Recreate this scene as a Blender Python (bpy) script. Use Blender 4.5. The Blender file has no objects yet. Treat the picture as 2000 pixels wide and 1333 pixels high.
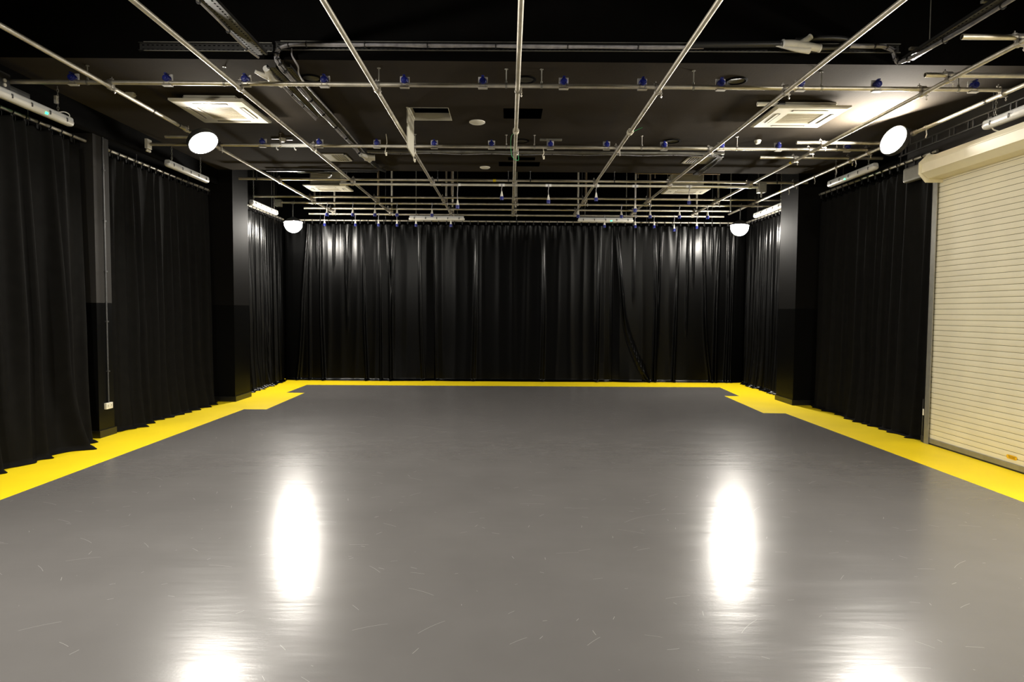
import bpy, math, random
from mathutils import Vector, Matrix
S = bpy.context.scene
C = S.collection
PI = math.pi

# ---------------------------------------------------------------- camera, world, exposure
cam_h = 1.80
yaw, pitch, roll = 0.00512, 0.04753, 0.0065
fw = Vector((math.sin(yaw) * math.cos(pitch), math.cos(yaw) * math.cos(pitch), -math.sin(pitch)))
rt = Vector((math.cos(yaw), -math.sin(yaw), 0))
up = rt.cross(fw)
rt2 = rt * math.cos(roll) + up * math.sin(roll)
up2 = up * math.cos(roll) - rt * math.sin(roll)
cd = bpy.data.cameras.new('camera')
cd.sensor_width = 36.0
cd.lens = 22.5
cd.clip_end = 200
cam = bpy.data.objects.new('camera', cd)
cam.matrix_world = Matrix(((rt2.x, up2.x, -fw.x, 0), (rt2.y, up2.y, -fw.y, 0), (rt2.z, up2.z, -fw.z, cam_h), (0, 0, 0, 1)))
C.objects.link(cam)
S.camera = cam
w = bpy.data.worlds.new('world')
w.use_nodes = True
w.node_tree.nodes['Background'].inputs[0].default_value = (0, 0, 0, 1)
w.node_tree.nodes['Background'].inputs[1].default_value = 0
S.world = w
S.view_settings.view_transform = 'Standard'
S.view_settings.look = 'None'
S.view_settings.gamma = 1
S.view_settings.exposure = 0.0
S.view_settings.use_curve_mapping = False
LAMP = 700.0                    # radiance of the floodlight lenses
LAMP_COL = (1.0, 0.945, 0.85)

# ---------------------------------------------------------------- mesh helpers
class MB:
    def __init__(s):
        s.v, s.f, s.m = [], [], []
    def add(s, vs, fs, mi=0):
        o = len(s.v)
        s.v += [Vector(v) for v in vs]
        s.f += [tuple(i + o for i in f) for f in fs]
        s.m += [mi] * len(fs)
        return s
    def box(s, x0, x1, y0, y1, z0, z1, mi=0, M=None):
        vs = [Vector((x, y, z)) for x in (x0, x1) for y in (y0, y1) for z in (z0, z1)]
        if M is not None:
            vs = [M @ v for v in vs]
        return s.add(vs, [(0, 1, 3, 2), (4, 6, 7, 5), (0, 4, 5, 1), (2, 3, 7, 6), (0, 2, 6, 4), (1, 5, 7, 3)], mi)
    def cyl(s, p0, p1, r, n=12, r1=None, mi=0):
        p0, p1 = Vector(p0), Vector(p1)
        r1 = r if r1 is None else r1
        a = (p1 - p0).normalized()
        e = a.orthogonal().normalized()
        g = a.cross(e)
        vs = []
        for p, rr in ((p0, r), (p1, r1)):
            for i in range(n):
                t = 2 * PI * i / n
                vs.append(p + (e * math.cos(t) + g * math.sin(t)) * rr)
        fs = [(i, (i + 1) % n, n + (i + 1) % n, n + i) for i in range(n)]
        fs += [tuple(range(n - 1, -1, -1)), tuple(range(n, 2 * n))]
        return s.add(vs, fs, mi)
    def tube(s, pts, r, n=8, mi=0, closed=False):
        pts = [Vector(p) for p in pts]
        N = len(pts)
        rs = r if isinstance(r, (list, tuple)) else [r] * N
        vs, e = [], None
        for i, p in enumerate(pts):
            if closed:
                a = (pts[(i + 1) % N] - pts[i - 1]).normalized()
            else:
                a = (pts[min(i + 1, N - 1)] - pts[max(i - 1, 0)]).normalized()
            if e is None:
                e = a.orthogonal()
            e = (e - a * e.dot(a)).normalized()
            g = a.cross(e)
            for k in range(n):
                t = 2 * PI * k / n
                vs.append(p + (e * math.cos(t) + g * math.sin(t)) * rs[i])
        fs = []
        for i in range(N if closed else N - 1):
            j = (i + 1) % N
            for k in range(n):
                fs.append((i * n + k, i * n + (k + 1) % n, j * n + (k + 1) % n, j * n + k))
        if not closed:
            fs += [tuple(range(n - 1, -1, -1)), tuple(range((N - 1) * n, N * n))]
        return s.add(vs, fs, mi)
    def lathe(s, prof, M=None, n=24, mi=0):
        """prof: (radius, z) from one end to the other, turned about z."""
        vs, fs, rings = [], [], []
        for r, z in prof:
            if r < 1e-5:
                rings.append([len(vs)])
                vs.append(Vector((0, 0, z)))
            else:
                rings.append(list(range(len(vs), len(vs) + n)))
                vs += [Vector((r * math.cos(2 * PI * i / n), r * math.sin(2 * PI * i / n), z)) for i in range(n)]
        for a, b in zip(rings, rings[1:]):
            for i in range(n):
                j = (i + 1) % n
                if len(a) == 1 and len(b) == 1:
                    continue
                if len(a) == 1:
                    fs.append((a[0], b[j], b[i]))
                elif len(b) == 1:
                    fs.append((a[i], a[j], b[0]))
                else:
                    fs.append((a[i], a[j], b[j], b[i]))
        if M is not None:
            vs = [M @ v for v in vs]
        return s.add(vs, fs, mi)
    def prism(s, prof, d0, d1, mi=0):
        """prof: closed list of points; extruded by the vectors d0..d1."""
        n = len(prof)
        vs = [Vector(p) + Vector(d0) for p in prof] + [Vector(p) + Vector(d1) for p in prof]
        fs = [(i, (i + 1) % n, n + (i + 1) % n, n + i) for i in range(n)]
        fs += [tuple(range(n - 1, -1, -1)), tuple(range(n, 2 * n))]
        return s.add(vs, fs, mi)
    def build(s, name, mats, parent=None, smooth=False, local=False, bevel=0):
        me = bpy.data.meshes.new(name)
        off = Vector((0, 0, 0))
        q = parent
        while q is not None and not local:
            off += q.location
            q = q.parent
        me.from_pydata([v - off for v in s.v], [], s.f)
        mats = mats if isinstance(mats, (list, tuple)) else [mats]
        for m in mats:
            me.materials.append(m)
        me.polygons.foreach_set('material_index', s.m)
        import bmesh
        b = bmesh.new()
        b.from_mesh(me)
        bmesh.ops.recalc_face_normals(b, faces=b.faces)
        b.to_mesh(me)
        b.free()
        if smooth:
            me.polygons.foreach_set('use_smooth', [True] * len(me.polygons))
            me.set_sharp_from_angle(angle=0.7)
        o = bpy.data.objects.new(name, me)
        C.objects.link(o)
        if bevel:
            bv = o.modifiers.new('bevel', 'BEVEL')
            bv.width = bevel
            bv.segments = 2
            bv.limit_method = 'ANGLE'
        if parent is not None:
            o.parent = parent
        return o

def thing(name, label, cat, loc, group=None):
    o = bpy.data.objects.new(name, None)
    o.empty_display_size = 0.1
    C.objects.link(o)
    o.location = loc
    return tag(o, label, cat, group)

def tag(o, label, cat, group=None):
    o['label'] = label
    o['category'] = cat
    if group:
        o['group'] = group
    return o

def struct(o, label=None, cat=None):
    o['kind'] = 'structure'
    if label:
        o['label'] = label
    if cat:
        o['category'] = cat
    return o

def dup(root, loc, label, group=None):
    r = root.copy()
    C.objects.link(r)
    r.location = loc
    r['label'] = label
    if group:
        r['group'] = group
    for ch in list(root.children):
        c = ch.copy()
        C.objects.link(c)
        c.parent = r
        for g in list(ch.children):
            d = g.copy()
            C.objects.link(d)
            d.parent = c
    return r

def spline(pts, k=6):
    pts = [Vector(p) for p in pts]
    out = []
    P = [pts[0] * 2 - pts[1]] + pts + [pts[-1] * 2 - pts[-2]]
    for i in range(1, len(P) - 2):
        a, b, c, d = P[i - 1:i + 3]
        for j in range(k):
            t = j / k
            out.append(0.5 * ((2 * b) + (c - a) * t + (2 * a - 5 * b + 4 * c - d) * t * t + (3 * b - a - 3 * c + d) * t ** 3))
    out.append(pts[-1])
    return out

ORD = 'first second third fourth fifth sixth seventh eighth ninth tenth eleventh twelfth thirteenth'.split()

# ---------------------------------------------------------------- materials
def mat(name, col, rough=0.5, metal=0.0, spec=0.5, noise=None, emit=None, sheen=0.0, bump=None):
    m = bpy.data.materials.new(name)
    m.use_nodes = True
    nt = m.node_tree
    b = nt.nodes['Principled BSDF']
    b.inputs['Base Color'].default_value = (*col, 1)
    b.inputs['Roughness'].default_value = rough
    b.inputs['Metallic'].default_value = metal
    b.inputs['Specular IOR Level'].default_value = spec
    if sheen:
        b.inputs['Sheen Weight'].default_value = sheen
        b.inputs['Sheen Roughness'].default_value = 0.25
    if emit:
        b.inputs['Emission Color'].default_value = (*emit[0], 1)
        b.inputs['Emission Strength'].default_value = emit[1]
    tc = nt.nodes.new('ShaderNodeTexCoord')
    if noise:
        sc, amt = noise
        n = nt.nodes.new('ShaderNodeTexNoise')
        n.inputs['Scale'].default_value = sc
        n.inputs['Detail'].default_value = 5
        nt.links.new(tc.outputs['Object'], n.inputs['Vector'])
        r = nt.nodes.new('ShaderNodeMapRange')
        r.inputs['From Min'].default_value = 0.3
        r.inputs['From Max'].default_value = 0.7
        r.inputs['To Min'].default_value = 1 - amt
        r.inputs['To Max'].default_value = 1 + amt
        nt.links.new(n.outputs['Fac'], r.inputs['Value'])
        x = nt.nodes.new('ShaderNodeVectorMath')
        x.operation = 'SCALE'
        x.inputs[0].default_value = col
        nt.links.new(r.outputs[0], x.inputs['Scale'])
        nt.links.new(x.outputs[0], b.inputs['Base Color'])
    if bump:
        sc, st = bump
        n2 = nt.nodes.new('ShaderNodeTexNoise')
        n2.inputs['Scale'].default_value = sc
        n2.inputs['Detail'].default_value = 4
        nt.links.new(tc.outputs['Object'], n2.inputs['Vector'])
        bp = nt.nodes.new('ShaderNodeBump')
        bp.inputs['Strength'].default_value = st
        bp.inputs['Distance'].default_value = 0.01
        nt.links.new(n2.outputs['Fac'], bp.inputs['Height'])
        nt.links.new(bp.outputs[0], b.inputs['Normal'])
    return m

def floor_mat(name, col, rough, marks, spec=0.5):
    """Painted floor: blotchy gloss, fine scuffs and short scratches in two directions."""
    m = mat(name, col, rough, spec=spec)
    nt = m.node_tree
    N, L = nt.nodes.new, nt.links.new
    b = nt.nodes['Principled BSDF']
    tc = nt.nodes['Texture Coordinate']
    def mth(op, a, b_):
        k = N('ShaderNodeMath'); k.operation = op
        for i, q in enumerate((a, b_)):
            if q is None:
                continue
            if isinstance(q, (int, float)):
                k.inputs[i].default_value = q
            else:
                L(q, k.inputs[i])
        return k.outputs[0]
    def ticks(scale, length, width, keep, swing):
        # one straight scuff per random cell, each with its own turn and length
        v = N('ShaderNodeTexVoronoi')
        v.inputs['Scale'].default_value = scale
        L(tc.outputs['Object'], v.inputs['Vector'])
        d = N('ShaderNodeVectorMath'); d.operation = 'SUBTRACT'
        L(tc.outputs['Object'], d.inputs[0]); L(v.outputs['Position'], d.inputs[1])
        c_ = N('ShaderNodeSeparateColor')
        L(v.outputs['Color'], c_.inputs[0])
        r_ = N('ShaderNodeVectorRotate'); r_.rotation_type = 'Z_AXIS'
        L(d.outputs[0], r_.inputs['Vector'])
        L(mth('MULTIPLY', mth('SUBTRACT', c_.outputs[0], 0.5), swing), r_.inputs['Angle'])
        xyz = N('ShaderNodeSeparateXYZ')
        L(r_.outputs[0], xyz.inputs[0])
        bend = mth('MULTIPLY', mth('MULTIPLY', xyz.outputs[0], xyz.outputs[0]), 0.8)
        ax = mth('LESS_THAN', mth('ABSOLUTE', xyz.outputs[0], None), mth('MULTIPLY', c_.outputs[1], length))
        ay = mth('LESS_THAN', mth('ABSOLUTE', mth('ADD', xyz.outputs[1], bend), None), width)
        return mth('MULTIPLY', mth('MULTIPLY', ax, ay), mth('GREATER_THAN', c_.outputs[2], keep))
    s1 = ticks(0.9, 0.40, 0.0008, 0.55, 1.2)
    s2 = ticks(2.2, 0.12, 0.0010, 0.45, 1.8)
    s3 = ticks(4.5, 0.035, 0.0014, 0.75, 6.0)
    ad2 = N('ShaderNodeMath'); ad2.operation = 'MAXIMUM'
    L(mth('MAXIMUM', s1, s2), ad2.inputs[0]); L(s3, ad2.inputs[1])
    mk = N('ShaderNodeMath'); mk.operation = 'MULTIPLY'
    mk.inputs[1].default_value = marks
    L(ad2.outputs[0], mk.inputs[0])
    n = N('ShaderNodeTexNoise')
    n.inputs['Scale'].default_value = 1.3
    n.inputs['Detail'].default_value = 3
    L(tc.outputs['Object'], n.inputs['Vector'])
    r = N('ShaderNodeMapRange')
    r.inputs['From Min'].default_value = 0.1
    r.inputs['From Max'].default_value = 0.9
    r.inputs['To Min'].default_value = 0.90
    r.inputs['To Max'].default_value = 1.10
    L(n.outputs['Fac'], r.inputs['Value'])
    x = N('ShaderNodeVectorMath'); x.operation = 'SCALE'
    x.inputs[0].default_value = col
    L(r.outputs[0], x.inputs['Scale'])
    mx = N('ShaderNodeMix'); mx.data_type = 'RGBA'
    L(mk.outputs[0], mx.inputs['Factor'])
    L(x.outputs[0], mx.inputs['A'])
    mx.inputs['B'].default_value = (0.55, 0.54, 0.52, 1)
    L(mx.outputs['Result'], b.inputs['Base Color'])
    # gloss: long wiping streaks
    mp = N('ShaderNodeMapping')
    mp.inputs['Rotation'].default_value = (0, 0, 0.5)
    mp.inputs['Scale'].default_value = (1.2, 3.2, 1)
    L(tc.outputs['Object'], mp.inputs[0])
    g = N('ShaderNodeTexNoise')
    g.inputs['Scale'].default_value = 1.2
    g.inputs['Detail'].default_value = 4
    g.inputs['Distortion'].default_value = 0.2
    L(mp.outputs[0], g.inputs['Vector'])
    gr = N('ShaderNodeMapRange')
    gr.inputs['From Min'].default_value = 0.15
    gr.inputs['From Max'].default_value = 0.85
    gr.inputs['To Min'].default_value = rough - 0.03
    gr.inputs['To Max'].default_value = rough + 0.022
    L(g.outputs['Fac'], gr.inputs['Value'])
    L(gr.outputs[0], b.inputs['Roughness'])
    bn = N('ShaderNodeTexNoise')
    bn.inputs['Scale'].default_value = 60
    bn.inputs['Detail'].default_value = 3
    L(tc.outputs['Object'], bn.inputs['Vector'])
    mq = N('ShaderNodeMapping')
    mq.inputs['Rotation'].default_value = (0, 0, 0.75)
    mq.inputs['Scale'].default_value = (0.9, 6.5, 1)
    L(tc.outputs['Object'], mq.inputs[0])
    wn = N('ShaderNodeTexNoise')
    wn.inputs['Scale'].default_value = 1.0
    wn.inputs['Detail'].default_value = 6
    L(mq.outputs[0], wn.inputs['Vector'])
    bq = N('ShaderNodeBump')
    bq.inputs['Strength'].default_value = 0.55
    bq.inputs['Distance'].default_value = 0.004
    L(wn.outputs['Fac'], bq.inputs['Height'])
    bp = N('ShaderNodeBump')
    bp.inputs['Strength'].default_value = 0.05
    bp.inputs['Distance'].default_value = 0.004
    L(bn.outputs['Fac'], bp.inputs['Height'])
    L(bq.outputs[0], bp.inputs['Normal'])
    L(bp.outputs[0], b.inputs['Normal'])
    return m

def two_tone(name, upper, lower, zc, r_up, r_lo):
    """Paint that changes colour at a level line (black dado under grey)."""
    m = mat(name, upper, r_up, spec=0.12 if upper[0] > .02 else 0.03)
    nt = m.node_tree
    b = nt.nodes['Principled BSDF']
    g = nt.nodes.new('ShaderNodeNewGeometry')
    sp = nt.nodes.new('ShaderNodeSeparateXYZ')
    nt.links.new(g.outputs['Position'], sp.inputs[0])
    gt = nt.nodes.new('ShaderNodeMath'); gt.operation = 'GREATER_THAN'
    gt.inputs[1].default_value = zc
    nt.links.new(sp.outputs['Z'], gt.inputs[0])
    mx = nt.nodes.new('ShaderNodeMix'); mx.data_type = 'RGBA'
    mx.inputs['A'].default_value = (*lower, 1)
    mx.inputs['B'].default_value = (*upper, 1)
    nt.links.new(gt.outputs[0], mx.inputs['Factor'])
    nt.links.new(mx.outputs['Result'], b.inputs['Base Color'])
    rr = nt.nodes.new('ShaderNodeMapRange')
    rr.inputs['To Min'].default_value = r_lo
    rr.inputs['To Max'].default_value = r_up
    nt.links.new(gt.outputs[0], rr.inputs['Value'])
    nt.links.new(rr.outputs[0], b.inputs['Roughness'])
    return m

M_grey = floor_mat('grey_floor_paint', (0.130, 0.124, 0.121), 0.245, 0.42)
M_yel = floor_mat('yellow_floor_paint', (0.90, 0.68, 0.006), 0.50, 0.0, 0.3)
M_ceil = mat('dark_ceiling_paint', (0.036, 0.030, 0.023), 1.0, spec=0.03, noise=(1.4, 0.12), bump=(40, 0.15))
M_black = mat('black_paint', (0.0026, 0.0024, 0.0022), 0.9, spec=0.06, noise=(3, 0.2))
M_void = mat('black_void_paint', (0.0008, 0.0008, 0.0008), 1.0, spec=0.0)
M_col2 = two_tone('pilaster_paint', (0.0065, 0.006, 0.0056), (0.004, 0.004, 0.004), 1.87, 0.7, 0.32)
M_col = two_tone('column_paint', (0.036, 0.034, 0.032), (0.004, 0.004, 0.004), 1.87, 0.7, 0.32)
M_skirt = mat('black_gloss', (0.008, 0.008, 0.008), 0.35)
M_cloth = mat('black_wool_serge', (0.0075, 0.0072, 0.0066), 0.8, spec=0.03, noise=(9, 0.12))
M_velvet = mat('black_velour', (0.0006, 0.0006, 0.0006), 0.27, spec=0.16, noise=(9, 0.12))
M_hem = mat('black_webbing', (0.01, 0.01, 0.01), 0.8)
M_pipe = mat('galvanised_tube', (0.60, 0.56, 0.47), 0.42, metal=0.75, noise=(7, 0.18))
M_pipe2 = mat('pale_tube', (0.66, 0.63, 0.53), 0.40, metal=0.6, noise=(7, 0.12))
M_clamp = mat('clamp_steel', (0.50, 0.47, 0.42), 0.38, metal=0.85, noise=(20, 0.2))
M_dark_metal = mat('dark_steel', (0.10, 0.10, 0.10), 0.45, metal=0.7, noise=(8, 0.2))
M_tray = mat('tray_steel', (0.30, 0.29, 0.25), 0.45, metal=0.7, noise=(9, 0.2))
M_tray_b = mat('black_tray_steel', (0.035, 0.034, 0.032), 0.40, metal=0.3, noise=(9, 0.2))
M_cable = mat('grey_cable', (0.34, 0.33, 0.35), 0.3, noise=(14, 0.3))
M_cable_b = mat('black_cable', (0.02, 0.02, 0.02), 0.4)
M_white = mat('white_plastic', (0.78, 0.75, 0.66), 0.45, noise=(5, 0.05))
M_ac = mat('air_conditioner_plastic', (0.56, 0.53, 0.43), 0.45, noise=(4, 0.05))
M_ac_g = mat('air_conditioner_grille', (0.40, 0.36, 0.26), 0.6, noise=(60, 0.10))
M_slot = mat('dark_slot', (0.06, 0.05, 0.04), 0.7)
M_blue = mat('blue_plastic', (0.007, 0.014, 0.18), 0.35, noise=(8, 0.1))
M_sockbox = mat('socket_box_grey', (0.55, 0.53, 0.50), 0.5)
M_bat = mat('batten_body_grey', (0.48, 0.48, 0.46), 0.5, noise=(6, 0.06))
M_batd = mat('batten_diffuser', (0.62, 0.60, 0.54), 0.3, noise=(6, 0.04))
M_led = mat('green_led', (0.02, 0.5, 0.1), 0.4, emit=((0.02, 1.0, 0.22), 6.0))
M_house = mat('floodlight_housing', (0.04, 0.04, 0.04), 0.45, metal=0.3)
M_door = mat('cream_shutter_paint', (0.86, 0.80, 0.60), 0.42, noise=(2.5, 0.05))
M_groove = mat('shutter_joint_shadow_gap', (0.13, 0.11, 0.06), 0.7)
M_guide = mat('guide_steel', (0.30, 0.29, 0.25), 0.4, metal=0.5, noise=(10, 0.1))
M_rubber = mat('black_rubber', (0.012, 0.012, 0.012), 0.6)
M_sticker = mat('yellow_sticker', (0.85, 0.50, 0.01), 0.4)
M_ink = mat('brown_print', (0.25, 0.13, 0.01), 0.5)
M_tape = mat('white_tape', (0.85, 0.84, 0.80), 0.5)
M_ytape = mat('yellow_tape', (0.80, 0.60, 0.02), 0.5)
M_gtape = mat('green_tape', (0.05, 0.35, 0.12), 0.5)
M_copper = mat('brown_pipe', (0.32, 0.25, 0.17), 0.45, metal=0.5)
M_rope = mat('pale_rope', (0.62, 0.58, 0.46), 0.8)

# ---------------------------------------------------------------- setting
XL, XR, YF, YB, ZC, ZV = -5.95, 6.10, -3.0, 16.55, 4.45, 5.80

def flat(mb, pts, mi):
    mb.add([(x, y, 0.0) for x, y in pts], [tuple(range(len(pts)))], mi)

fl = MB()
inner = [(-4.74, YF), (-4.74, 11.43), (-4.34, 11.43), (-4.39, 13.73), (-4.79, 13.76), (-4.80, 15.20), (5.04, 15.18), (4.95, 13.62), (4.63, 13.62), (4.555, 11.33), (4.94, 11.31), (4.93, YF)]
flat(fl, inner, 0)
flat(fl, [(XL, YF)] + inner[:6] + [(XL, 15.2)], 1)
flat(fl, [(XR, YF), (XR, 15.18)] + inner[6:][:1] + inner[7:], 1)
flat(fl, [(XL, 15.2), (-4.80, 15.20), (5.04, 15.18), (XR, 15.18), (XR, YB), (XL, YB)], 1)
fo = fl.build('floor', [M_grey, M_yel])
struct(fo, 'glossy scuffed grey painted floor with a bright yellow border', 'floor')

struct(MB().box(XL - .1, XL, YF, YB, 0, ZV).build('wall_left', M_black))
struct(MB().box(XR, XR + .1, YF, YB, 0, ZV).build('wall_right', M_black))
struct(MB().box(XL, XR, YB, YB + .1, 0, ZV).build('wall_back', M_void))
struct(MB().box(XL, XR, YF - .1, YF, 0, ZV).build('wall_front', M_black))
struct(MB().box(XL, -5.56, YF, 12.36, 4.16, ZV - .01).build('trim_1', M_black), 'black bulkhead above the side curtains', 'bulkhead')
struct(MB().box(5.98, XR, 3.0, 9.72, 3.95, ZV - .01).build('trim_2', M_col), 'dark grey lintel over the roller shutter', 'lintel')

# lowered ceiling with real openings, and the black void before and behind it
holes = [(-1.335, -0.81, 8.52, 9.08), (-0.09, 0.428, 8.53, 8.975), (-0.03, 0.44, 11.2, 11.42), (-0.2, 0.54, 11.55, 11.9)]
xs = sorted({XL, XR} | {h[0] for h in holes} | {h[1] for h in holes})
ys = sorted({6.95, 12.37} | {h[2] for h in holes} | {h[3] for h in holes})
cl = MB()
for i in range(len(xs) - 1):
    for j in range(len(ys) - 1):
        cx, cy = (xs[i] + xs[i + 1]) / 2, (ys[j] + ys[j + 1]) / 2
        if any(h[0] < cx < h[1] and h[2] < cy < h[3] for h in holes):
            continue
        cl.add([(xs[i], ys[j], ZC), (xs[i + 1], ys[j], ZC), (xs[i + 1], ys[j + 1], ZC), (xs[i], ys[j + 1], ZC)], [(0, 1, 2, 3)], 0)
for h in holes:
    a, b, c_, d = h
    for (x0, y0), (x1, y1) in (((a, c_), (b, c_)), ((b, c_), (b, d)), ((b, d), (a, d)), ((a, d), (a, c_))):
        cl.add([(x0, y0, ZC), (x1, y1, ZC), (x1, y1, ZC + .3), (x0, y0, ZC + .3)], [(0, 1, 2, 3)], 1)
    cl.add([(a, c_, ZC + .3), (b, c_, ZC + .3), (b, d, ZC + .3), (a, d, ZC + .3)], [(0, 1, 2, 3)], 1)
cl.add([(XL, 6.95, ZC), (XR, 6.95, ZC), (XR, 6.95, ZV), (XL, 6.95, ZV)], [(0, 1, 2, 3)], 2)
cl.add([(XL, 12.37, ZC), (XR, 12.37, ZC), (XR, 12.37, ZV), (XL, 12.37, ZV)], [(0, 1, 2, 3)], 1)
cl.add([(XL, YF, ZV), (XR, YF, ZV), (XR, YB, ZV), (XL, YB, ZV)], [(0, 1, 2, 3)], 1)
co = cl.build('ceiling', [M_ceil, M_void, M_black])
struct(co, 'dark painted lowered ceiling slab between two black voids', 'ceiling')

def column(x0, x1, y0, y1, label, sk):
    o = MB().box(x0, x1, y0, y1, 0, ZV - .02).build('column', M_col if y1 - y0 < .5 else M_col2)
    struct(o, label, 'column')
    b = MB()
    b.box(min(x0, sk), max(x1, sk), y0 - .018, y1 + .018, 0, .10)
    b.build('baseboard', M_skirt, o)
    return o
column(XL, -5.30, 12.38, 13.10, 'deep two-tone pilaster by the left curtains with black lower half', -5.28)
pil = column(XL, -5.645, 8.80, 9.14, 'slim grey pillar between two left curtains with a conduit', -5.625)
column(5.52, XR, 12.33, 13.10, 'deep two-tone pilaster on the right with black lower half', 5.50)
cb = MB().tube([(-5.635, 9.0, .46), (-5.635, 9.0, 4.4)], .011, 8)
for z in (.9, 1.6, 2.3, 3.0, 3.7):
    cb.box(-5.65, -5.62, 8.975, 9.025, z, z + .02)
cb.build('conduit', M_dark_metal, pil, smooth=True)

# ---------------------------------------------------------------- roller shutter
DX, DY0, DY1, DP = 5.80, 3.6, 8.72, 0.0715
door = thing('door_1', 'cream roller shutter door of narrow horizontal slats', 'roller door', (DX, 6.2, 0))
struct(door)
sl = MB()
prof, mi_ = [], []
z = 0.07
nsl = 50
for k in range(nsl):
    z0 = z + k * DP
    for a, dx in ((0.0, .004), (.045, -.0015), (.30, -.003), (.65, -.003), (.92, -.0015), (.955, .005)):
        prof.append((DX + dx, z0 + a * DP))
for k in range(len(prof) - 1):
    (xa, za), (xb, zb) = prof[k], prof[k + 1]
    sl.add([(xa, DY0, za), (xa, DY1, za), (xb, DY1, zb), (xb, DY0, zb)], [(0, 1, 2, 3)], 1 if k % 6 == 5 else 0)
sl.build('shutter_curtain', [M_door, M_groove], door)
MB().box(DX - .018, DX + .02, DY0, DY1, .02, .085).build('bottom_bar', M_guide, door, bevel=.004)
MB().box(DX - .010, DX + .012, DY0, DY1, 0.0, .022).build('rubber_seal', M_rubber, door)
for y0, y1 in ((DY1 - .03, DY1 + .07), (DY0 - .07, DY0 + .03)):
    g = MB()
    g.box(DX - .035, DX - .022, y0, y1, 0, 3.64)
    g.box(DX - .035, DX + .10, y1 - .012 if y0 > 6 else y0, y1 if y0 > 6 else y0 + .012, 0, 3.64)
    g.build('guide_rail', M_guide, door, bevel=.002)
hp = [(5.90, 3.60), (5.60, 3.60), (5.505, 3.675), (5.505, 3.80), (5.60, 3.895), (5.90, 3.93)]
hd = MB().prism([(x, 0, zz) for x, zz in hp], (0, DY0 - .1, 0), (0, DY1 - .09, 0))
for zz in (3.675, 3.80):
    hd.box(5.500, 5.51, DY0 - .1, DY1 - .088, zz - .006, zz + .006)
hd.build('hood', M_door, door, bevel=.004)
kk = MB().prism([(5.95, 0, 3.55), (5.57, 0, 3.55), (5.47, 0, 3.66), (5.47, 0, 3.81), (5.58, 0, 3.92), (5.95, 0, 3.95)], (0, DY1 - .09, 0), (0, DY1 - .075, 0))
kk.build('hood_end_plate', M_door, door)
MB().box(5.73, 5.83, DY1 + .09, 9.42, 3.69, 3.90).build('motor_box', M_guide, door, bevel=.03)
st = MB()
pr = []
for cx, a0 in ((7.315, 0), (7.205, PI)):
    for i in range(9):
        t = -PI / 2 + a0 + PI * i / 8
        pr.append((DX - .0095, cx + .024 * math.cos(t), .150 + .024 * math.sin(t)))
st.prism(pr, (0, 0, 0), (.001, 0, 0))
so = st.build('sticker', M_sticker, door)
so['label'] = 'small orange warning sticker'
pm = MB()
for z0, y0, y1 in ((.160, 7.20, 7.315), (.150, 7.215, 7.30), (.139, 7.205, 7.31)):
    y = y0
    rr = random.Random(int(z0 * 1000))
    while y < y1 - .006:
        wd = rr.uniform(.005, .012)
        pm.box(DX - .0103, DX - .0096, y, y + wd, z0 - .003, z0 + .003)
        y += wd + .003
pm.build('print', M_ink, so)
MB().box(5.79, 5.86, DY1 + .10, DY1 + .16, 0.0, .09).box(5.80, 5.85, DY1 + .07, DY1 + .11, .02, .06).build('floor_bracket', M_rubber, door)

# ---------------------------------------------------------------- pipes
PR = 0.0242
ZL, ZA, ZB_ = 4.22, 4.27, 4.17
def collar(mb, p, axis, half=.028, r=.034):
    a = Vector(axis)
    p = Vector(p)
    mb.cyl(p - a * half, p + a * half, r, 10)
def make_clamp(sign):
    """Right-angle coupler; the crossing tube lies above (+1) or below (-1)."""
    b = MB()
    collar(b, (0, 0, 0), (0, 1, 0))
    collar(b, (0, 0, .05 * sign), (1, 0, 0))
    b.box(-.022, .022, -.022, .022, min(0, .05 * sign), max(0, .05 * sign))
    b.cyl((.042, .0, -.05), (.042, .0, .035), .006, 6)
    b.box(.020, .056, -.012, .012, -.030, -.018)
    b.cyl((.042, 0, -.055), (.042, 0, -.072), .012, 6, r1=.004)
    b.cyl((-.012, .045, .05 * sign - .02), (-.012, .045, .05 * sign + .075), .006, 6)
    b.box(-.03, .006, .036, .054, .05 * sign + .04, .05 * sign + .056)
    me = b.build('clamp', M_clamp, None, local=True)
    C.objects.unlink(me)
    return me
clampU, clampD = make_clamp(1), make_clamp(-1)
def put(proto, parent, world):
    o = proto.copy()
    C.objects.link(o)
    o.parent = parent
    o.location = Vector(world) - parent.location
    return o

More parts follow.
